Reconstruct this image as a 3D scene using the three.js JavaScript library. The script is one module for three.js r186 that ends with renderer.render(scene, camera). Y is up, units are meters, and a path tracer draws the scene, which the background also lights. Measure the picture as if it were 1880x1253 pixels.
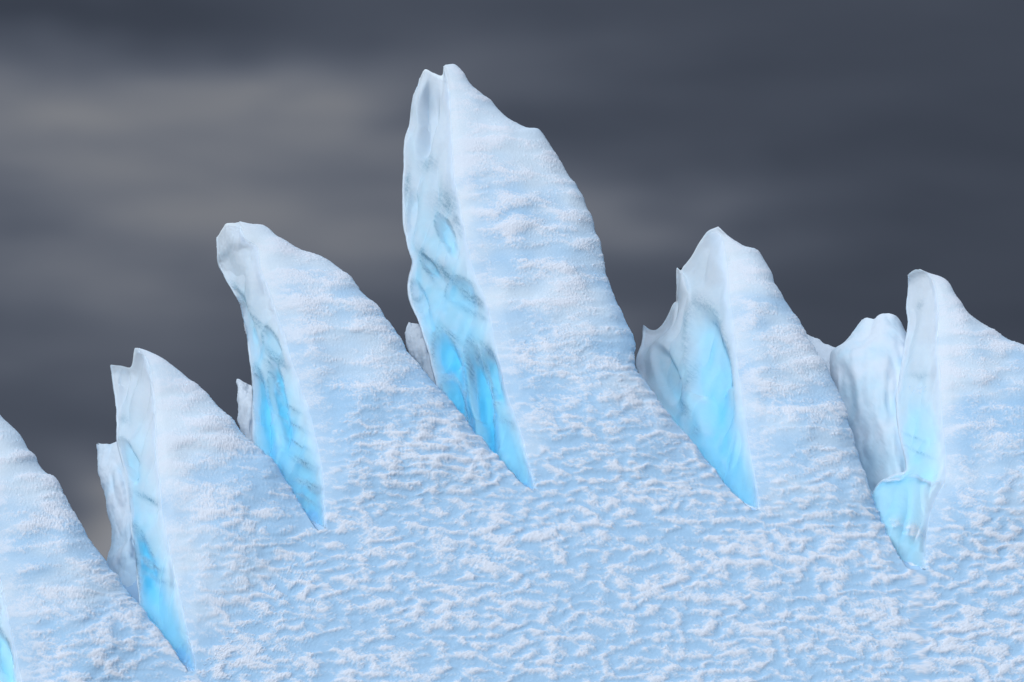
import * as THREE from 'three';
import { ImprovedNoise } from 'three/addons/math/ImprovedNoise.js';

// ---------------------------------------------------------------- camera
const W = 1880, H = 1253, FOV = 14, PITCH = 9 * Math.PI / 180, EYE = new THREE.Vector3(0, 3, 0);
const scene = new THREE.Scene();
const camera = new THREE.PerspectiveCamera(FOV, 1024 / 682, 0.5, 9000);
camera.position.copy(EYE);
camera.lookAt(0, EYE.y + Math.sin(PITCH), -Math.cos(PITCH));

// ---------------------------------------------------------------- exposure, sun, sky
const EXPOSURE = 1.7;
const renderer = new THREE.WebGLRenderer({ antialias: true });
renderer.toneMapping = THREE.LinearToneMapping;
renderer.toneMappingExposure = EXPOSURE;
renderer.shadowMap.enabled = true;
renderer.shadowMap.type = THREE.VSMShadowMap;

const sun = new THREE.DirectionalLight(new THREE.Color().setRGB(1, 0.985, 0.965), 1.08);
sun.position.set(-58, 72, -10);
sun.target.position.set(0, 12, -84);
sun.castShadow = true;
sun.shadow.radius = 100;
sun.shadow.mapSize.set(2048, 2048);
Object.assign(sun.shadow.camera, { left: -30, right: 30, top: 30, bottom: -30, near: 5, far: 220 });
scene.add(sun, sun.target);

const perlin = new ImprovedNoise();
const N3 = (x, y, z) => perlin.noise(x + 31.7, y + 57.3, z + 11.9);
const fbm = (x, y, z, o = 4) => { let s = 0, a = 1; for (let i = 0; i < o; i++) { s += a * N3(x, y, z + 7.1 * i); x *= 2.03; y *= 2.03; z *= 2.03; a *= 0.5; } return s; };
const clamp = (x, a = 0, b = 1) => Math.min(b, Math.max(a, x));
const mix = (a, b, t) => a + (b - a) * t;
const sstep = (a, b, x) => { const t = clamp((x - a) / (b - a)); return t * t * (3 - 2 * t); };

// A dark bank of storm cloud: streaky, lighter veils low and to the left, a brighter overcast overhead.
{
  const w = 2048, h = 1024, data = new Float32Array(w * h * 4), D = Math.PI / 180, PX = 0.01117;
  const veils = [  // photo position, half widths in photo pixels, strength
    [400, 175, 300, 62, 0.10], [40, 225, 330, 90, 0.058], [430, 300, 480, 140, 0.060], [120, 480, 460, 140, 0.058], [600, 430, 430, 120, 0.040],
    [1120, 395, 260, 75, 0.065], [1330, 410, 200, 60, 0.020], [175, 1000, 190, 130, 0.20], [900, 250, 260, 60, -0.014], [60, 690, 330, 80, 0.022],
    [760, 130, 280, 60, 0.022], [1160, 640, 130, 90, 0.05], [1150, 130, 300, 60, 0.008], [150, 10, 420, 45, -0.020], [500, 620, 360, 80, 0.012],
  ].map(([x, y, sx, sy, a]) => [(x - 940) * PX, 9 - (y - 626.5) * PX, sx * PX, sy * PX, a]);
  for (let j = 0; j < h; j++) {
    const el = ((j + 0.5) / h - 0.5) * 180;
    for (let i = 0; i < w; i++) {
      const phi = ((i + 0.5) / w - 0.5) * 2 * Math.PI, dx = Math.cos(phi), dz = Math.sin(phi);       // u = atan2(z, x)
      let az = Math.atan2(dx, -dz) / D;                                                              // 0 ahead, positive to the right
      const e = Math.sin(el * D), c = Math.cos(el * D), px = dx * c, pz = dz * c;
      const big = fbm(px * 2.2, e * 9 + 3, pz * 2.2, 4), st = fbm(px * 9, e * 42, pz * 9, 5);
      const wob = 0.8 * fbm(px * 12, e * 20, pz * 12, 3), wobx = 2.5 * fbm(px * 9 + 4, e * 14, pz * 9, 3);
      let l = 0.066 + 0.010 * big + 0.008 * st;
      l += 0.018 * Math.cos((az + 70) * D) - 0.006;
      for (const [va, ve, sa, se, a] of veils) {
        const u = (az + wobx - va) / sa, v = (el + wob - ve) / se, q = u * u + v * v;
        if (q < 16) l += a * Math.exp(-q) * (1 + 0.35 * st);
      }
      l = Math.max(l, 0.035) / 1.7;
      const warm = clamp((l * 1.7 - 0.045) / 0.16);
      let r = l * mix(0.80, 0.955, warm), g = l * mix(0.99, 1.0, warm), b = l * mix(1.42, 1.11, warm);
      const up = Math.max(sstep(17, 46, el), 0.9 * sstep(105, 165, Math.abs(az)));                                                                   // brighter overcast overhead; low sky behind the camera brightened to light the ice
      const over = 0.34 + 0.08 * big;
      r = mix(r, over * 0.86, up); g = mix(g, over, up); b = mix(b, over * 1.22, up);
      const o = (j * w + i) * 4;
      data[o] = r; data[o + 1] = g; data[o + 2] = b; data[o + 3] = 1;
    }
  }
  const t = new THREE.DataTexture(data, w, h, THREE.RGBAFormat, THREE.FloatType);
  t.mapping = THREE.EquirectangularReflectionMapping;
  t.minFilter = t.magFilter = THREE.LinearFilter;
  t.needsUpdate = true;
  scene.background = t; scene.environment = t;
}

// ---------------------------------------------------------------- helpers for shaping
const TAN = Math.tan(FOV / 2 * Math.PI / 180), SP = Math.sin(PITCH), CP = Math.cos(PITCH), HH = H / 2;
const ray = (x, y) => { const nx = (x - W / 2) / HH * TAN, ny = (HH - y) / HH * TAN; return [nx, SP + ny * CP, -CP + ny * SP]; };
const at = (x, y, d) => { const r = ray(x, y); return [EYE.x + r[0] * d, EYE.y + r[1] * d, EYE.z + r[2] * d]; };
const PXM = 80 * TAN / HH;                                       // metres per photograph pixel at 80 m
// the great snow face: one inclined plane, leaning back
const FACE_N = new THREE.Vector3(0.10, Math.sin(0.62), Math.cos(0.62)).normalize();
const FACE_P = new THREE.Vector3(...at(940, 1253, 78));
function faceDepth(x, y) {
  const r = ray(x, y), n = FACE_N;
  return ((FACE_P.x - EYE.x) * n.x + (FACE_P.y - EYE.y) * n.y + (FACE_P.z - EYE.z) * n.z) / (r[0] * n.x + r[1] * n.y + r[2] * n.z);
}
function curve(pts) {                                            // even arc length along a rounded polyline
  const n = pts.length, L = [0];
  for (let i = 1; i < n; i++) L.push(L[i - 1] + Math.hypot(pts[i][0] - pts[i - 1][0], pts[i][1] - pts[i - 1][1]));
  return (t) => {
    const d = clamp(t) * L[n - 1];
    let i = 0; while (i < n - 2 && L[i + 1] < d) i++;
    const u = L[i + 1] > L[i] ? (d - L[i]) / (L[i + 1] - L[i]) : 0, a = pts[Math.max(i - 1, 0)], b = pts[i], c = pts[i + 1], e = pts[Math.min(i + 2, n - 1)];
    const out = [0, 0];
    const h = L[i + 1] - L[i], h0 = i > 0 ? b && L[i] - L[i - 1] : h, h1 = i < n - 2 ? L[i + 2] - L[i + 1] : h;
    for (let k = 0; k < 2; k++) {
      const m0 = i > 0 ? (c[k] - a[k]) / (h + h0 + 1e-9) * h : c[k] - b[k], m1 = i < n - 2 ? (e[k] - b[k]) / (h + h1 + 1e-9) * h : c[k] - b[k];
      const u2 = u * u, u3 = u2 * u;
      out[k] = (2 * u3 - 3 * u2 + 1) * b[k] + (u3 - 2 * u2 + u) * m0 + (-2 * u3 + 3 * u2) * c[k] + (u3 - u2) * m1;
    }
    return out;
  };
}
class Grid {                                                     // rows x cols of points, joined to a sheet
  constructor(rows, cols) { this.rows = rows; this.cols = cols; this.p = new Float32Array(rows * cols * 3); this.c = new Float32Array(rows * cols * 3).fill(0.9); this.n = new Float32Array(rows * cols * 3); this.wrap = false; }
  set(j, i, v) { this.p.set(v, (j * this.cols + i) * 3); }
  get(j, i) { const o = (j * this.cols + i) * 3; return [this.p[o], this.p[o + 1], this.p[o + 2]]; }
  normals() {                                                    // central differences
    const { rows: R, cols: C, p, n, wrap } = this;
    for (let j = 0; j < R; j++) for (let i = 0; i < C; i++) {
      const i0 = i > 0 ? i - 1 : wrap ? C - 2 : 0, i1 = i < C - 1 ? i + 1 : wrap ? 1 : C - 1, j0 = Math.max(j - 1, 0), j1 = Math.min(j + 1, R - 1);
      const a = (j * C + i0) * 3, b = (j * C + i1) * 3, c = (j0 * C + i) * 3, d = (j1 * C + i) * 3, o = (j * C + i) * 3;
      const ux = p[b] - p[a], uy = p[b + 1] - p[a + 1], uz = p[b + 2] - p[a + 2], vx = p[d] - p[c], vy = p[d + 1] - p[c + 1], vz = p[d + 2] - p[c + 2];
      let x = uy * vz - uz * vy, y = uz * vx - ux * vz, z = ux * vy - uy * vx;
      const l = Math.hypot(x, y, z) || 1;
      n[o] = x / l; n[o + 1] = y / l; n[o + 2] = z / l;
    }
    return this;
  }
  push(j, i, d) { const o = (j * this.cols + i) * 3; for (let k = 0; k < 3; k++) this.p[o + k] += this.n[o + k] * d; }
  geometry(c0 = 0, c1 = this.cols - 1, uv = false, cap = false) {
    const R = this.rows, C = this.cols, m = c1 - c0 + 1, index = [];
    const take = (a) => { const out = new Float32Array((R * m + (cap ? 1 : 0)) * 3); for (let j = 0; j < R; j++) out.set(a.subarray((j * C + c0) * 3, (j * C + c1 + 1) * 3), j * m * 3); return out; };
    for (let j = 0; j < R - 1; j++) for (let i = 0; i < m - 1; i++) { const a = j * m + i; index.push(a, a + 1, a + m, a + 1, a + m + 1, a + m); }
    const g = new THREE.BufferGeometry(), P = take(this.p), Nn = take(this.n), Cc = take(this.c);
    if (cap) {
      const k = R * m; let s = [0, 0, 0];
      for (let i = 0; i < m; i++) for (let q = 0; q < 3; q++) s[q] += P[((R - 1) * m + i) * 3 + q] / m;
      P.set(s, k * 3); Nn.set([0, 1, 0], k * 3); Cc.set([0.9, 0.93, 0.97], k * 3);
      if (cap.length) {                                         // zip the far edge [from, to] to the near edge [from, to]
        let [a0, a1, b0, b1] = cap, a = a0, b = b0; const o = (R - 1) * m;
        while (a !== a1 || b !== b1) {
          if (b === b1 || (a !== a1 && Math.abs((a - a0) / (a1 - a0)) <= Math.abs((b - b0) / (b1 - b0)))) { const n = a + Math.sign(a1 - a); index.push(o + a, o + n, o + b); a = n; } else { const n = b + Math.sign(b1 - b); index.push(o + a, o + n, o + b); b = n; }
        }
      } else for (let i = 0; i < m - 1; i++) index.push((R - 1) * m + i, (R - 1) * m + i + 1, k);
    }
    g.setAttribute('position', new THREE.BufferAttribute(P, 3)); g.setAttribute('normal', new THREE.BufferAttribute(Nn, 3)); g.setAttribute('color', new THREE.BufferAttribute(Cc, 3));
    if (uv) { const u = new Float32Array(R * m * 2); for (let j = 0; j < R; j++) for (let i = 0; i < m; i++) { u[(j * m + i) * 2] = i / (m - 1); u[(j * m + i) * 2 + 1] = j / (R - 1); } g.setAttribute('uv', new THREE.BufferAttribute(u, 2)); }
    g.setIndex(index);
    return g;
  }
}

// ---------------------------------------------------------------- snow and ice
const SNOW = [0.79, 0.855, 0.955], RIME = [0.69, 0.825, 0.945], ICE = [0.415, 0.65, 0.89];
// wind-packed snow in ragged ripples stuck on blue ice. Returns [height in metres, how much snow, which 0..1 grain]
function crust(x, y, z, big) {
  const a0 = x, b0 = y * 1.22;
  const a = a0 + 0.30 * N3(a0 * 0.9, b0 * 1.1, 3.3), b = b0 + 0.16 * N3(a0 * 0.7, b0 * 1.3, 8.1) + 0.10 * N3(a0 * 2.2, b0 * 2.6, 5.5);
  const l1 = N3(a / 0.44, b / 0.25, z * 0.3), h1 = N3(a / 1.3, b / 0.62, z * 0.2), area = N3(a0 / 3.1, b0 / 1.9, 7.7);
  const lo = l1 + 0.40 * N3(a / 0.22, b / 0.135, 4.2), hi = h1 + 0.5 * N3(a / 0.60, b / 0.30, 9.2);
  const f = mix(lo, hi, big);
  const r0 = N3(a0 / 0.24, b0 / 0.15, 6.6), r1 = N3(a0 / 0.13, b0 / 0.10, 1.7), r2 = N3(a0 / 0.065, b0 / 0.055, z * 2), r3 = N3(a0 / 0.036, b0 / 0.034, z * 4);
  const edge = f + 0.28 * r0 + 0.32 * r1 + 0.36 * r2 + 0.30 * r3 + 0.28 * area + mix(-0.02, -0.02, big);
  const m = sstep(-0.32, 0.60, edge);
  const puff = 0.5 * Math.abs(r0) + 0.5 * Math.abs(r1) + 0.6 * Math.abs(r2) + 0.4 * r3;
  const h = mix(0.042, 0.080, big) * sstep(-0.8, 0.8, mix(l1, h1, big) * 1.1 + 0.25 * (f - mix(l1, h1, big))) * 1.5 * (1 + 0.5 * area) + m * (0.003 + 0.028 * puff) + 0.006 * r3 + 0.008 * r2;
  return [h, m, r3];
}

const iceberg = new THREE.Group();
iceberg.name = 'iceberg';
iceberg.position.set(0, 0, -84);
iceberg.userData = { label: 'snow dusted pale blue iceberg with a row of leaning ice spires', category: 'iceberg' };
scene.add(iceberg);
function put(name, geometry, material, parent, label) {
  if (parent === iceberg) geometry.translate(0, 0, 84);
  else if (parent.isMesh) geometry.translate(0, 0, 84);
  const m = new THREE.Mesh(geometry, material);
  m.name = name; m.castShadow = m.receiveShadow = true;
  if (label) m.userData.label = label;
  parent.add(m);
  return m;
}
const M = {
  snow: new THREE.MeshStandardMaterial({ name: 'snow', vertexColors: true, roughness: 0.95 }),
  firn: new THREE.MeshStandardMaterial({ name: 'firn', vertexColors: true, roughness: 0.8 }),
  water: new THREE.MeshStandardMaterial({ name: 'sea_water', color: new THREE.Color().setRGB(0.03, 0.05, 0.065), roughness: 0.25 }),
};

// Every spire: the crease between snow face and bare left wall, the right skyline of the face, the left edge of the wall, and the top edge of
// the wall; photograph pixels, from the foot upwards. Hollows: [x, y, half width, half height, lean in degrees, depth in metres].
const SPIRES = [
  { name: 'left', thin: 0.5, label: 'ice spire cut off by the left edge of the picture', C: [[75, 1380], [58, 1320], [40, 1253], [28, 1190], [15, 1130], [2, 1060], [-10, 1000], [-25, 920], [-45, 820], [-80, 700]], R: [[345, 1234], [300, 1172], [240, 1096], [195, 1036], [140, 958], [100, 888], [65, 848], [35, 800], [0, 764], [-40, 715], [-75, 694]], L: [[-60, 1330], [-90, 1200], [-120, 1050], [-160, 900], [-170, 760]], T: [[-80, 698], [-120, 730], [-170, 758]],
    hollows: [[6, 1215, 16, 60, -14, 0.25]], gritShade: [] },
  { name: 'second', label: 'short ice spire second from the left, with a notched double tip', C: [[362, 1234], [358, 1205], [349, 1173], [336, 1115], [323, 1058], [305, 965], [297, 892], [292, 820], [289, 756], [281, 695], [271, 657], [252, 640]], R: [[584, 977], [560, 940], [530, 893], [500, 846], [468, 822], [440, 793], [400, 748], [370, 722], [340, 693], [315, 672], [290, 655], [270, 645], [255, 640]], L: [[270, 1180], [256, 1110], [250, 1050], [242, 985], [238, 940], [232, 880], [224, 845], [216, 803], [214, 770], [210, 720], [203, 672]], T: [[252, 640], [247, 640], [240, 674], [222, 672], [203, 670]],
    hollows: [[238, 845, 13, 36, -16, 0.22, 0.45, 0.5], [262, 1040, 20, 70, -14, 0.10], [228, 700, 10, 34, 5, 0.10, 0, 0]], gritShade: [[270, 915, 34, 7, 28, 1], [258, 985, 24, 7, 40, 1], [275, 1035, 36, 8, 34, 1], [290, 1065, 40, 5, 30, .8], [226, 770, 14, 10, 30, .5], [232, 890, 5, 30, -14, .8], [252, 1060, 5, 70, -8, .8]] },
  { name: 'third', label: 'broad ice spire with a blunt crown, left of the tallest', C: [[600, 970], [599, 945], [598, 925], [593, 865], [578, 791], [558, 722], [538, 667], [524, 618], [506, 568], [492, 525], [479, 489], [475, 456], [455, 441], [439, 408]], R: [[976, 901], [960, 890], [935, 865], [905, 830], [865, 788], [830, 742], [805, 714], [770, 676], [745, 646], [727, 613], [700, 580], [680, 554], [650, 522], [620, 492], [590, 473], [545, 459], [510, 435], [485, 416], [460, 412], [440, 407]], L: [[490, 920], [475, 870], [465, 830], [462, 760], [462, 700], [458, 660], [452, 620], [443, 580], [430, 540], [415, 515], [402, 485], [398, 440]], T: [[439, 408], [431, 410], [415, 411], [408, 421], [398, 437]],
    hollows: [[450, 590, 14, 60, -18, 0.22, 0.3], [480, 760, 14, 80, -8, 0.22], [512, 740, 14, 80, -10, 0.25], [500, 640, 14, 40, -20, 0.14, 0.4]], gritShade: [[447, 556, 26, 6, 42, 1.2], [470, 590, 36, 7, 50, .9], [505, 655, 34, 9, 44, 1.1], [471, 690, 20, 5, 50, 1.1], [500, 700, 5, 60, -22, .8], [540, 780, 34, 4, 32, .9], [545, 815, 34, 4, 32, .9], [555, 850, 34, 9, 28, 1], [565, 890, 34, 10, 28, 1.2], [560, 915, 30, 5, 30, .9], [425, 520, 18, 6, 20, .6], [535, 750, 30, 5, 34, .8]] },
  { name: 'tallest', label: 'tallest ice spire, with blue hollows worn in its left wall', C: [[986, 901], [983, 885], [975, 859], [963, 811], [951, 771], [939, 735], [929, 699], [917, 640], [905, 580], [891, 539], [867, 479], [855, 419], [840, 339], [832, 260], [826, 180], [819, 140], [815, 121]], R: [[1380, 938], [1345, 905], [1310, 861], [1270, 812], [1225, 759], [1185, 702], [1163, 674], [1161, 656], [1166, 633], [1158, 611], [1145, 583], [1122, 533], [1112, 503], [1100, 450], [1085, 402], [1065, 353], [1035, 310], [1010, 268], [990, 238], [965, 234], [935, 220], [900, 186], [868, 160], [850, 135], [835, 119], [818, 119]], L: [[870, 850], [830, 780], [803, 716], [796, 690], [786, 645], [776, 615], [766, 587], [752, 552], [748, 518], [755, 482], [747, 450], [740, 405], [739, 340], [741, 300], [743, 256], [752, 230], [758, 190], [770, 150]], T: [[815, 121], [811, 139], [795, 134], [780, 128], [771, 145]],
    hollows: [[786, 212, 18, 72, 8, 0.48, 0, 0], [820, 432, 14, 40, -22, 0.26, 0.55], [790, 490, 9, 26, -38, 0.2, 0.4], [822, 665, 22, 56, -16, 0.28], [882, 740, 22, 105, -10, 0.5], [907, 690, 17, 52, -18, 0.34], [845, 540, 26, 28, -30, 0.12, 0.5], [757, 400, 10, 48, 3, 0.14, 0, .3], [775, 560, 12, 44, -20, .14, 0, .7], [838, 760, 20, 70, -14, .18]],
    gritShade: [[822, 375, 34, 30, 40, .8], [840, 410, 10, 40, -25, .7], [775, 465, 20, 10, 45, 1.3], [815, 500, 50, 11, 42, 1.2], [865, 545, 44, 12, 40, 1.2], [870, 575, 40, 8, 30, .8], [785, 500, 5, 30, -35, .9], [830, 615, 28, 6, 40, 1.2], [858, 670, 7, 44, -6, 1], [874, 650, 14, 12, 40, 1.1], [895, 640, 30, 6, 42, 1], [925, 690, 5, 44, -12, .9], [912, 742, 14, 6, -30, .9], [852, 750, 5, 52, -4, 1], [900, 760, 5, 60, -5, .7], [930, 775, 30, 10, 30, .6], [785, 300, 20, 20, 40, .7], [750, 340, 8, 34, 0, .8], [765, 545, 6, 14, 40, .8]] },
  { name: 'fourth', label: 'pointed ice spire right of the tallest, with one long blue hollow', C: [[1396, 938], [1395, 915], [1392, 889], [1382, 820], [1371, 750], [1360, 676], [1352, 600], [1344, 540], [1339, 473], [1332, 433], [1317, 417]], R: [[1672, 1049], [1660, 1036], [1640, 1005], [1620, 960], [1600, 910], [1580, 850], [1560, 792], [1548, 750], [1535, 715], [1520, 682], [1500, 652], [1483, 626], [1470, 598], [1450, 565], [1425, 528], [1410, 490], [1388, 460], [1365, 453], [1335, 433], [1319, 417]], L: [[1290, 880], [1230, 790], [1190, 715], [1168, 674], [1170, 652], [1177, 632], [1181, 597]], T: [[1317, 417], [1300, 425], [1285, 445], [1270, 471], [1255, 490], [1250, 497], [1243, 492], [1243, 530], [1244, 553], [1239, 555], [1234, 563], [1222, 588], [1207, 605], [1195, 606], [1181, 596]],
    hollows: [[1303, 690, 38, 125, -8, 0.42, 0.6, 0.5], [1225, 690, 20, 60, -20, 0.2, 0.2, 0]], gritShade: [[1306, 590, 16, 5, 50, .9], [1325, 625, 5, 30, -18, .8], [1264, 690, 8, 40, 8, .7], [1258, 750, 10, 24, -24, .9], [1275, 790, 10, 14, 20, .8]] },
  { name: 'right', ledge: true, thin: 0.5, flakes: [[1680, 985, 26, 22, 30, .75], [1650, 975, 16, 14, 0, .6], [1640, 886, 40, 7, -14, .8], [1702, 886, 44, 8, 12, .85], [1684, 715, 34, 12, 0, .55]], label: 'ice spire nearest the right edge of the picture', C: [[1704, 1047], [1703, 1010], [1708, 960], [1722, 920], [1740, 888], [1739, 843], [1734, 771], [1729, 700], [1724, 628], [1724, 556], [1712, 508], [1688, 495]], R: [[2120, 1010], [2090, 900], [2050, 790], [2000, 705], [1940, 665], [1880, 637], [1845, 622], [1810, 600], [1780, 579], [1760, 553], [1745, 525], [1730, 511], [1705, 502], [1690, 495]], L: [[1566, 990], [1592, 935], [1611, 892], [1638, 874], [1663, 864], [1661, 843], [1649, 786], [1645, 733], [1651, 700], [1659, 652], [1665, 618], [1668, 590], [1666, 572], [1668, 540], [1669, 505]], T: [[1688, 495], [1679, 496], [1669, 503]],
    hollows: [[1690, 800, 36, 70, -6, 0.10, 0.5, 0]], gritShade: [[1690, 560, 8, 14, 30, .5], [1675, 800, 22, 4, 20, .6], [1690, 830, 30, 4, 22, .7], [1690, 690, 26, 8, 0, .4]] },
];

const STEP = 1.75;                                                // photograph pixels between neighbouring points
const local = (h, x, y) => { const a = h[4] * Math.PI / 180, dx = x - h[0], dy = y - h[1]; return [(dx * Math.cos(a) + dy * Math.sin(a)) / h[2], (-dx * Math.sin(a) + dy * Math.cos(a)) / h[3]]; };
const inside = (h, x, y) => Math.hypot(...local(h, x, y));

function makeSpire(S) {
  const fC = curve(S.C), fR = curve(S.R), fL = curve(S.L), fT = curve(S.T);
  const baseW = Math.hypot(S.R[0][0] - S.C[0][0], S.R[0][1] - S.C[0][1]), len = S.R.reduce((s, p, i) => i ? s + Math.hypot(p[0] - S.R[i - 1][0], p[1] - S.R[i - 1][1]) : 0, 0);
  const nF = Math.round(baseW / STEP), nB = 10, nR = 40, nW = 110, rows = Math.round(len / STEP);
  S.nF = nF;
  const cols = nF + nB + nR + nW + 1, g = new Grid(rows, cols); g.wrap = true;
  const wallPx = new Float32Array(rows * (nW + 1) * 2), iW = nF + nB + nR;
  const LW = [];
  for (let j = 0; j < rows; j++) {
    const t = j / (rows - 1), C = fC(t), R = fR(t), L = fL(t);
    const dC = faceDepth(C[0], C[1]), wF = sstep(0, 0.22, t) ;
    const span = Math.max(R[0] - C[0], 0.5), lw = Math.max(C[0] - L[0], 6), wm = span * PXM;
    for (let i = 0; i <= nF; i++) {
      const s = i / nF, x = mix(C[0], R[0], s), y = mix(C[1], R[1], s) - wF * 0 , e = (1 - s) * wm, rr = Math.min(0.5, wm * 0.4);
      let d = faceDepth(x, y);
      d += wF * (-0.10 * wm * 4 * s * (1 - s) + 0.22 * N3(x * 0.012, y * 0.010, 2.2));
      if (e < rr) { const q = 1 - e / rr; d += wF * rr * 0.9 * (1 - Math.sqrt(Math.max(0, 1 - q * q))); }
      g.set(j, i, at(x, y, d));
    }
    const rear = (x0, y0, d0, k) => at(x0, y0, d0);
    const dR = faceDepth(R[0], R[1]) + wF * Math.min(0.5, wm * 0.4) * 0.9, back = lw * PXM * 0.8;
    const drop = 60 * sstep(0.6, 1, t);
    const bf = 1 - 0.96 * sstep(0.62, 0.97, t), B = [R[0] - lw * 0.95 * bf, R[1] + drop * 0.3];
    const dB = dR + back * bf + 0.25, dL = dC + back;
    for (let i = 1; i <= nB; i++) { const s = i / nB; g.set(j, nF + i, at(mix(R[0], B[0], s), mix(R[1], B[1], s), mix(dR, dB, s))); }
    const wT = sstep(0.72, 1, t) ** 1.5, Ct = fC(1), Lt = fL(1);
    for (let i = 1; i <= nR; i++) {
      const s = i / nR, T = fT(s), wr = wT * sstep(0, 0.1, s);
      g.set(j, nF + nB + i, at(mix(B[0], L[0], s) + wr * (T[0] - mix(Ct[0], Lt[0], s)), mix(B[1], L[1], s) + wr * (T[1] - mix(Ct[1], Lt[1], s)) + drop * 0.35 * Math.sin(Math.PI * s), mix(dB, dL, s) + 0.6 * Math.sin(Math.PI * s)));
    }
    for (let i = 0; i <= nW; i++) {
      const s = 1 - i / nW, T = fT(s);                            // s = 0 at the crease, 1 at the far left edge
      let x = mix(C[0], L[0], s), y = mix(C[1], L[1], s);
      x += wT * (T[0] - mix(Ct[0], Lt[0], s)) * 1; y += wT * (T[1] - mix(Ct[1], Lt[1], s));
      if (i === 0 || i === nW) { x = i ? C[0] : L[0]; y = i ? C[1] : L[1]; }
      const o = (j * (nW + 1) + i) * 2; wallPx[o] = x; wallPx[o + 1] = y;
      g.set(j, iW + i, at(x, y, mix(dC, dL, s) - back * 0.10 * Math.sin(Math.PI * s)));
    }
  }
  // round the crease, more so lower down
  const src = g.p.slice(), N = cols - 1;
  for (let j = 0; j < rows; j++) {
    const t = j / (rows - 1), P = (o) => { const k = (j * cols + (o + N) % N) * 3; return [src[k], src[k + 1], src[k + 2]]; };
    const lo = -Math.floor(nW * 0.8), hi = Math.floor(nF * 0.8), arc = new Float32Array(hi - lo + 1);
    for (let o = 1; o <= hi; o++) { const a = P(o - 1), b = P(o); arc[o - lo] = arc[o - 1 - lo] + Math.hypot(a[0] - b[0], a[1] - b[1], a[2] - b[2]); }
    for (let o = -1; o >= lo; o--) { const a = P(o + 1), b = P(o); arc[o - lo] = arc[o + 1 - lo] - Math.hypot(a[0] - b[0], a[1] - b[1], a[2] - b[2]); }
    const Rm = Math.min(mix(1.10, 0.60, t), 0.8 * arc[hi - lo], -0.8 * arc[0]) * sstep(0, 0.16, t);
    if (!(Rm > 0.01)) continue;
    const find = (d) => { let u = 0, v = hi - lo; while (v - u > 1) { const m = (u + v) >> 1; if (arc[m] <= d) u = m; else v = m; } const f = clamp((d - arc[u]) / (arc[v] - arc[u] + 1e-9)), a = P(u + lo), b = P(v + lo); return [mix(a[0], b[0], f), mix(a[1], b[1], f), mix(a[2], b[2], f)]; };
    for (let o = lo; o <= hi; o++) {
      const d = arc[o - lo]; if (Math.abs(d) >= Rm) continue;
      const r = (Rm - Math.abs(d)) * 0.8, q = [0, 0, 0];
      for (let k = -6; k <= 6; k++) { const p = find(d + r * k / 6); for (let z = 0; z < 3; z++) q[z] += p[z] / 13; }
      g.set(j, (o + N) % N, q);
    }
    g.set(j, N, g.get(j, 0));
  }
  g.normals();
  return Object.assign(S, { g, rows, cols, iW, nW, wallPx });
}

function wallShape(S, x, y, t, s) {                               // how far the bare wall is worn away or stands proud, in metres; and how hollow it is
  let d = 0, hol = 0;
  for (const h of S.hollows) {
    const [u, v] = local(h, x, y), q = Math.hypot(u, v > 0 ? v * 0.8 : v);
    if (q < 1.3) { const f = (1 - sstep(v > 0.2 ? 0.3 : 0.7, 1.12, q)); d -= h[5] * f; hol = Math.max(hol, f * (h[6] ?? 1)); }
  }
  if (S.ledge) { const yt = 876 + 15 * ((x - 1672) / 62) ** 2; d += 0.40 * sstep(-8, 30, y - yt) * sstep(0, 0.05, t) * Math.sqrt(clamp(s * 1.2)); }
  const a = (x * 0.95 + y * 0.22), b = (y * 0.95 - x * 0.3);
  const flute = Math.abs(N3(a * 0.035, b * 0.010, S.R[0][0] * 0.01)) ;
  d += 0.24 * (flute - 0.22) * sstep(0.02, 0.2, s);
  d += 0.10 * N3(a * 0.035, b * 0.02, 5.1);
  return [d, hol];
}
function gritShadeAt(S, x, y) {
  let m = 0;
  for (const h of S.hollows) { const [u, v] = local(h, x, y), q = Math.hypot(u, v); if (q < 1.6) m = Math.max(m, (h[7] ?? 0.8) * Math.exp(-(((q - 1.1) / 0.13) ** 2)) * sstep(0.5, -0.5, v)); }  // shade on the upper rim of each hollow, painted in grey
  for (const h of S.gritShade) { const q = inside(h, x, y); if (q < 1.7) m = Math.max(m, h[5] * Math.exp(-q * q * 1.6)); }
  return m;
}

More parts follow.
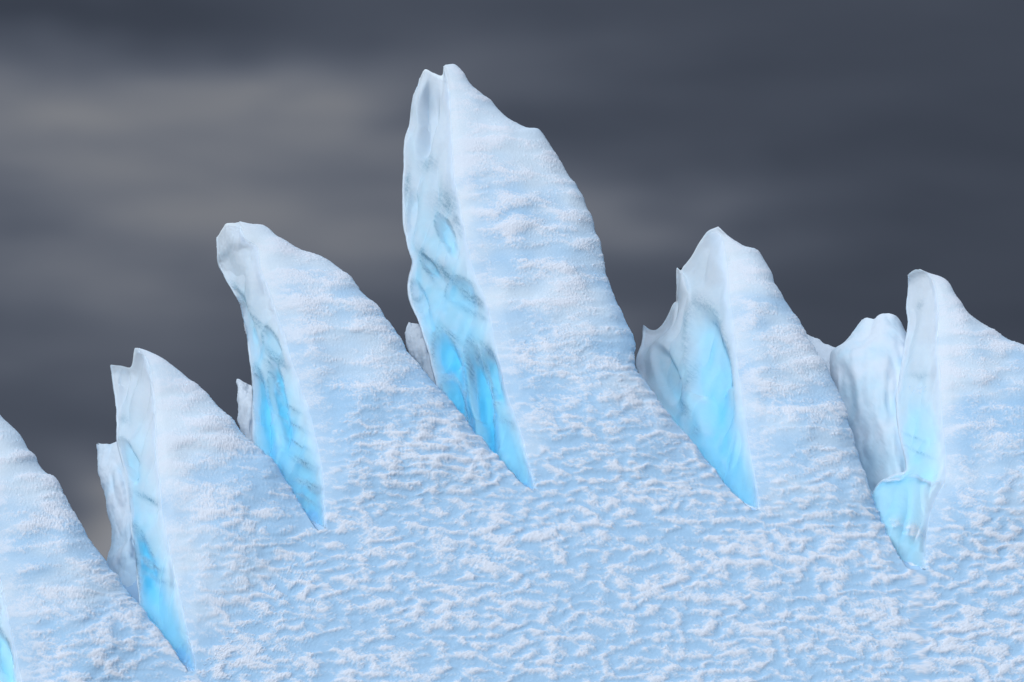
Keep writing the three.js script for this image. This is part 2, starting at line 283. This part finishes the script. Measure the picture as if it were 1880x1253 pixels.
function finishSpire(S) {
  const { g, rows, cols, iW, nW, nF, wallPx } = S;
  const outer = new Grid(rows, nW + 1);
  const n0 = g.n.slice(), p0 = g.p.slice();
  const thick = new Float32Array(rows * (nW + 1));
  // wall
  for (let j = 0; j < rows; j++) {
    const t = j / (rows - 1);
    for (let i = 0; i <= nW; i++) {
      const s = 1 - i / nW, k = (j * cols + iW + i) * 3, o = j * (nW + 1) + i, x = wallPx[o * 2], y = wallPx[o * 2 + 1];
      const [d, hol] = wallShape(S, x, y, t, s), ease = sstep(0, 0.14, s) * (0.35 + 0.65 * sstep(1.0, 0.9, s)) * sstep(1, 0.93, t);
      const X = p0[k], Y = p0[k + 1], Z = p0[k + 2];
      const fine = 0.012 * N3(X * 5, Y * 3.2, Z * 5) + 0.006 * N3(X * 13, Y * 8, Z * 13);
      const out = d * ease + fine;
      const lat = s * (fS(S, j)) * PXM * 1.7;
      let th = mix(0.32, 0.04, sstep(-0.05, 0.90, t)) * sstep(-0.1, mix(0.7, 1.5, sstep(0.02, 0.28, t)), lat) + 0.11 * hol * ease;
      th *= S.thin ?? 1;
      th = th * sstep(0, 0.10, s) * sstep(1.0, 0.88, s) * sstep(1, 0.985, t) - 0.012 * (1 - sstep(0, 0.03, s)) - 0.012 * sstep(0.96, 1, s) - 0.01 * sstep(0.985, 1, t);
      if (i === 0) th = -0.02;
      thick[o] = th;
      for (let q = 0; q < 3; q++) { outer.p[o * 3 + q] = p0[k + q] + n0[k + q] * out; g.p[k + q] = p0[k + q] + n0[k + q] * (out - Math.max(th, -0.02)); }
      { const e2 = sstep(0.02, 0.22, s) * sstep(1, 0.9, s); for (let q = 0; q < 3; q++) g.c[k + q] = mix(RIME[q], [0.80, 0.915, 0.995][q], e2); }
    }
  }
  // snow face and the hidden back
  for (let j = 0; j < rows; j++) {
    const t = j / (rows - 1), big = sstep(0.0, 0.6, t);
    for (let i = 0; i < iW; i++) {
      const k = (j * cols + i) * 3, X = p0[k], Y = p0[k + 1], Z = p0[k + 2];
      const [h, m, gr] = crust(X, Y, Z, big);
      const s = i / nF, lat = s * faceSpan(S, j) * PXM;
      const calm = i <= nF ? mix(1, sstep(-0.1, 0.9, lat), sstep(0.02, 0.1, t)) : 1;       // along the crease the wind has smoothed it
      const topCalm = 1 - 0.45 * sstep(0.55, 0.95, t);
      g.n[k] = n0[k];
      for (let q = 0; q < 3; q++) g.p[k + q] = p0[k + q] + n0[k + q] * h * mix(0.25, 1, calm) * topCalm;
      const hid = i > nF ? sstep(nF, nF + 6, i) : 0, rime = sstep(0.1, 0.9, t + 0.5 * N3(X * 0.35, Y * 0.5, 4.4) + 0.3 * N3(X * 1.1, Y * 1.6, 2.2)) * 0.95;  // hidden back whitened to bounce light onto the facing wall
      for (let q = 0; q < 3; q++) g.c[k + q] = mix(mix(mix(ICE[q], RIME[q], rime + 0.25 * (1 - calm)), SNOW[q], m * mix(0.6, 1, calm)), SNOW[q], hid * 0.7) * (1 + 0.05 * gr);
    }
    const k0 = (j * cols) * 3, kn = (j * cols + cols - 1) * 3;
    for (let q = 0; q < 3; q++) { g.p[kn + q] = g.p[k0 + q]; g.c[kn + q] = g.c[k0 + q]; }
  }
  for (let j = 0; j < rows; j++) for (let i = 0; i < 10; i++) {    // weld the wall to the crease colours
    const k = (j * cols + iW + nW - i) * 3, k0 = (j * cols) * 3; for (let q = 0; q < 3; q++) g.c[k + q] = mix(g.c[k0 + q], g.c[k + q], i / 10);
  }
  g.normals(); outer.normals();
  S.outer = outer; S.thick = thick;
}
const fS = (S, j) => { const o = j * (S.nW + 1) * 2; return Math.max(4, S.wallPx[o + S.nW * 2] - S.wallPx[o]); };
const faceSpan = (S, j) => { const C = S.g.cols, a = j * C * 3, b = (j * C + S.nF) * 3; return Math.abs(S.g.p[b] - S.g.p[a]) / PXM; };

function skinMaterial(S) {                                         // clear blue ice, whiter towards the top, with gritty streaks and painted rim shade
  const w = 256, h = 768, col = new Uint8Array(w * h * 4), tr = new Uint8Array(w * h * 4);
  for (let j = 0; j < h; j++) for (let i = 0; i < w; i++) {
    const v = j / (h - 1), u = i / (w - 1), fj = v * (S.rows - 1), fi = u * S.nW, j0 = Math.min(S.rows - 2, fj | 0), i0 = Math.min(S.nW - 1, fi | 0), a = fj - j0, b = fi - i0, C = S.nW + 1;
    const px = (q) => mix(mix(S.wallPx[(j0 * C + i0) * 2 + q], S.wallPx[(j0 * C + i0 + 1) * 2 + q], b), mix(S.wallPx[((j0 + 1) * C + i0) * 2 + q], S.wallPx[((j0 + 1) * C + i0 + 1) * 2 + q], b), a);
    const x = px(0), y = px(1), t = v;
    const n1 = fbm(x * 0.05, y * 0.03, 2, 3), gr = N3(x * 0.55, y * 0.45, 3), gr2 = N3(x * 0.25, y * 0.2, 6), streak = N3((x * 0.5 + y * 0.85) * 0.05, (y * 0.55 - x * 0.83 * 0.6) * 0.30, 4);
    let gritShade = gritShadeAt(S, x, y);
    gritShade = clamp(gritShade * (0.62 + 0.55 * streak + 0.55 * gr + 0.4 * gr2));
    let whitening = clamp(0.10 + 0.62 * sstep(-0.6, 0.7, n1 * 0.40 + gr * 0.16 + gr2 * 0.10 + (t - 0.62) * 1.2));  // pale coat over the wall, denser towards the top, broken by noise
    let [, hol] = wallShape(S, x, y, t, 1 - u);
    whitening *= (1 - hol) * sstep(0, 0.15, 1 - u); gritShade *= sstep(0, 0.12, 1 - u);
    let flake = 0; for (const h of S.flakes ?? []) { const q = inside(h, x, y); if (q < 1.8) flake = Math.max(flake, h[5] * Math.exp(-q * q * 1.2)); }
    whitening = Math.max(whitening, sstep(0.45, 0.75, flake + 0.5 * gr + 0.4 * gr2));
    const op = clamp(Math.max(whitening, gritShade * 0.62));
    const c = [0, 1, 2].map((q) => mix(mix([0.97, 0.985, 1][q], [0.77, 0.88, 0.99][q], whitening), [0.28, 0.44, 0.54][q], gritShade));
    const o = (j * w + i) * 4;
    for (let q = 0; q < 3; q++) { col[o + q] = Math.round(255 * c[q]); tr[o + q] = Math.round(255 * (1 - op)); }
    col[o + 3] = tr[o + 3] = 255;
  }
  const tex = (d) => { const t = new THREE.DataTexture(d, w, h); t.magFilter = t.minFilter = THREE.LinearFilter; t.wrapS = t.wrapT = THREE.ClampToEdgeWrapping; t.needsUpdate = true; return t; };
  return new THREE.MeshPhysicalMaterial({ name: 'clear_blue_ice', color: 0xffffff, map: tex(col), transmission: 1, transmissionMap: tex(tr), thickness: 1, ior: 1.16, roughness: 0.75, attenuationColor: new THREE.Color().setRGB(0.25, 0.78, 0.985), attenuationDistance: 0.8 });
}

SPIRES.forEach(makeSpire);

// ---------------------------------------------------------------- the lower slope, one sheet whose top row is the feet of the spires
const gap = 5, lead = 150, top = [];
for (let i = 0; i < lead; i++) { const s = i / lead; top.push({ px: [mix(-420, 75, s), mix(1560, 1380, s)] }); }
SPIRES.forEach((S, k) => {
  for (let i = 0; i <= S.nF; i++) top.push({ S, i, px: [mix(S.C[0][0], S.R[0][0], i / S.nF), mix(S.C[0][1], S.R[0][1], i / S.nF)] });
  if (k < SPIRES.length - 1) { const n = SPIRES[k + 1]; for (let i = 1; i < gap; i++) top.push({ px: [mix(S.R[0][0], n.C[0][0], i / gap), mix(S.R[0][1], n.C[0][1], i / gap)] }); }
});
for (let i = 1; i < 60; i++) top.push({ px: [2120 + i * 6, 1010 + i * 5] });
const SROWS = 265, slope = new Grid(SROWS + 12, top.length);
const seaRow = (x, y) => faceDepth(x, y);
for (let j = 0; j < SROWS + 12; j++) top.forEach((c, i) => {
  const [x0, y0] = c.px, yb = Math.max(1400, y0 + 60);
  const y = j < SROWS ? mix(y0, yb, (j / (SROWS - 1)) ** 1.0) : yb + (j - SROWS + 1) * 45;
  slope.set(SROWS + 11 - j, i, at(x0, y, faceDepth(x0, y)));      // rows run upwards
});
slope.normals();
const slopeTop = SROWS + 11;
SPIRES.forEach((S) => {});
const bn = slope.n.slice(), bp = slope.p.slice();
for (let j = 0; j < slope.rows; j++) for (let i = 0; i < slope.cols; i++) {
  const k = (j * slope.cols + i) * 3, X = bp[k], Y = bp[k + 1], Z = bp[k + 2], [h, m, gr] = crust(X, Y, Z, 0);
  for (let q = 0; q < 3; q++) { slope.p[k + q] += FACE_N.getComponent(q) * h; slope.c[k + q] = mix(ICE[q], SNOW[q], m) * (1 + 0.05 * gr); }
}
SPIRES.forEach((S) => {                                            // the feet push along the same direction, so that the sheets meet
  for (let i = 0; i <= S.nF; i++) for (let j = 0; j < 30; j++) { const k = (j * S.cols + i) * 3, w = 1 - j / 30; for (let q = 0; q < 3; q++) S.g.n[k + q] = mix(S.g.n[k + q], FACE_N.getComponent(q), w); }
});
SPIRES.forEach(finishSpire);
slope.normals();
top.forEach((c, i) => {
  if (!c.S) return;
  const a = (slopeTop * slope.cols + i) * 3, b = c.i * 3; let n = [0, 1, 2].map((q) => slope.n[a + q] + c.S.g.n[b + q]); const l = Math.hypot(...n) || 1;
  if (c.i === 0) n = [0, 1, 2].map((q) => slope.n[a + q]), l;
  for (let q = 0; q < 3; q++) { slope.p[a + q] = c.S.g.p[b + q]; if (c.i > 0) { slope.n[a + q] = c.S.g.n[b + q] = n[q] / l; } }
});
put('snow_slope', slope.geometry(), M.snow, iceberg, 'broad snow dusted blue slope below the spires');

// the body behind the slope: floors of the clefts, falling away to the sea at the back
{
  const pick = []; top.forEach((c, i) => { if (i % 6 === 0 || !c.S || c.i === 0 || c.i === c.S.nF) pick.push(i); });
  const body = new Grid(14, pick.length), C = ICE;
  pick.forEach((i, n) => {
    const [x, y] = top[i].px, d0 = faceDepth(x, y);
    for (let j = 0; j < 14; j++) {
      const b = j * 1.3, p = at(x - Math.min(b, 2.6) * 80, y, d0 + b * 1.0 + 0.02);
      const fall = sstep(3, 13, j), yy = mix(p[1] + 0.42 * Math.min(b, 2.6) - 0.03 * (j === 0) + 0.13 * (j > 0), -1.5, fall);
      body.set(j, n, [p[0] + 0.3 * N3(p[0], b, 2), yy + (j ? 0.15 * N3(p[0] * 0.8, b, 7) : 0), p[2]]);
      const k = (j * pick.length + n) * 3; for (let q = 0; q < 3; q++) body.c[k + q] = C[q];
    }
  });
  body.normals();
  put('ice_body', body.geometry(), M.firn, iceberg, 'blue ice behind the slope, seen only as the floor of the clefts');
}

// ---------------------------------------------------------------- spires and their walls
for (const S of SPIRES) {
  const m = put('ice_spire', S.g.geometry(0, S.cols - 1, false, [S.iW, S.nF, S.iW, S.iW + S.nW]), M.snow, iceberg, S.label);
  S.mesh = m;
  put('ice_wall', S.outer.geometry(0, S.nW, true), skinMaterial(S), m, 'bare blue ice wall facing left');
}

// smaller fins of ice behind the walls: an outline with a rounded, fluted body of its own depth
function fin(S, left, right, behind, thick, label, opt = {}) {
  const fl = curve(left), fr = curve(right), nF = 60, nK = 24, rows = 150, g = new Grid(rows, nF + nK + 1); g.wrap = true;
  for (let j = 0; j < rows; j++) {
    const t = j / (rows - 1), L = fl(t), R = fr(t), w = Math.max(2, R[0] - L[0]) * PXM;
    const th = Math.min(thick, w * 0.9) * (0.25 + 0.75 * sstep(1, 0.75, t));
    for (let i = 0; i <= nF + nK; i++) {
      const front = i <= nF, s = front ? i / nF : 1 - (i - nF) / nK, c = Math.cos(Math.PI * s), z = Math.sin(Math.PI * s);
      let x = mix(L[0], R[0], 0.5 - 0.5 * c), y = mix(L[1], R[1], 0.5 - 0.5 * c) + (front ? 0 : 10 * t * z) ;
      if (opt.T) { const sx = 0.5 - 0.5 * c, T = opt.T(sx), w = sstep(0.7, 1, t), a = left[left.length - 1], b = right[right.length - 1]; x += w * (T[0] - mix(a[0], b[0], sx)); y += w * (T[1] - mix(a[1], b[1], sx)); }
      let d = faceDepth(mix(L[0], R[0], 0.5), mix(L[1], R[1], 0.5)) + behind - (front ? 1 : -1) * th * z * (1 - 0.3 * c) - (opt.turn ?? 0.5) * (s - 0.5) * w;
      if (front) d -= z * (0.35 * (Math.abs(N3(x * 0.045, y * 0.012, behind)) - 0.2) * (opt.flute ?? 1));
      if (front) for (const h of opt.hollows ?? []) d += h[5] * (1 - sstep(0.4, 1.1, inside(h, x, y)));
      g.set(j, i, at(x, y, d));
    }
  }
  g.normals();
  const n0 = g.n.slice(), p0 = g.p.slice();
  for (let j = 0; j < rows; j++) for (let i = 0; i < g.cols; i++) {
    const k = (j * g.cols + i) * 3, X = p0[k], Y = p0[k + 1], Z = p0[k + 2], t = j / (rows - 1);
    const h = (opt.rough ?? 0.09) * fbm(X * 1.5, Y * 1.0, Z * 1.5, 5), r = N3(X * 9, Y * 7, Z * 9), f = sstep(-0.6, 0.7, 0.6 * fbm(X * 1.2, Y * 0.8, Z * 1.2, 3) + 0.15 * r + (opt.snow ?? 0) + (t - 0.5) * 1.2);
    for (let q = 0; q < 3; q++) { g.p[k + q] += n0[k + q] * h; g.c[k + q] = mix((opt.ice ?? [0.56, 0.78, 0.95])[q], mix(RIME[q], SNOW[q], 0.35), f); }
  }
  for (let j = 0; j < rows; j++) { g.set(j, g.cols - 1, g.get(j, 0)); }
  g.normals();
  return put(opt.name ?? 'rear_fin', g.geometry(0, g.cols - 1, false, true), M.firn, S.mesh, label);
}
const [s0, s1, s2, s3, s4, s5] = SPIRES;
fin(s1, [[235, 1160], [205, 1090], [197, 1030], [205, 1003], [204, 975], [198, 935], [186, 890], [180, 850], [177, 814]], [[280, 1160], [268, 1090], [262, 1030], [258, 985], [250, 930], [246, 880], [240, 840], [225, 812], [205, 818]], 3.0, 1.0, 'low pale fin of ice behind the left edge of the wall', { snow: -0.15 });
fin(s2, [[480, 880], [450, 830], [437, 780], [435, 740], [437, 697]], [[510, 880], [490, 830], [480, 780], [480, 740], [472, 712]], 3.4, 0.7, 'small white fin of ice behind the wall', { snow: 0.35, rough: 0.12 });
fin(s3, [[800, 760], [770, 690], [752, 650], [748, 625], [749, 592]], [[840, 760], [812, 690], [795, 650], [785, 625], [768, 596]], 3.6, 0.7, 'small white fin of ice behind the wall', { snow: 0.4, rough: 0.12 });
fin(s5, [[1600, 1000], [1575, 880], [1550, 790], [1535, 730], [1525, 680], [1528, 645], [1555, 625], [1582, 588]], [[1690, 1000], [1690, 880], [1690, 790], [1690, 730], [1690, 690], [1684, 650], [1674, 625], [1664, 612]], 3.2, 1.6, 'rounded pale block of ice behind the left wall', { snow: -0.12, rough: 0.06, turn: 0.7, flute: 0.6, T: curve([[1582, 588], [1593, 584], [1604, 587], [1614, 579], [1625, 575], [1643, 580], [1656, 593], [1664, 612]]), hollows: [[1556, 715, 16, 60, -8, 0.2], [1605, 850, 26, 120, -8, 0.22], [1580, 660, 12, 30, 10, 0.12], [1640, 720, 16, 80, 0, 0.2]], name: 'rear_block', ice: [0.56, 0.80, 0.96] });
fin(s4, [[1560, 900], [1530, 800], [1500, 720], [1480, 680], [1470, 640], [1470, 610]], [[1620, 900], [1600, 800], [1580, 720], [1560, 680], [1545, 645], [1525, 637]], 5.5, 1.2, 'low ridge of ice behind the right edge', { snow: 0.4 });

// ---------------------------------------------------------------- the sea
{
  const g = new THREE.PlaneGeometry(12000, 12000, 1, 1); g.rotateX(-Math.PI / 2);
  const m = new THREE.Mesh(g, M.water); m.name = 'sea'; m.receiveShadow = true; m.userData = { kind: 'structure', label: 'dark grey sea below the iceberg', category: 'sea' };
  scene.add(m);
}
renderer.render(scene, camera);
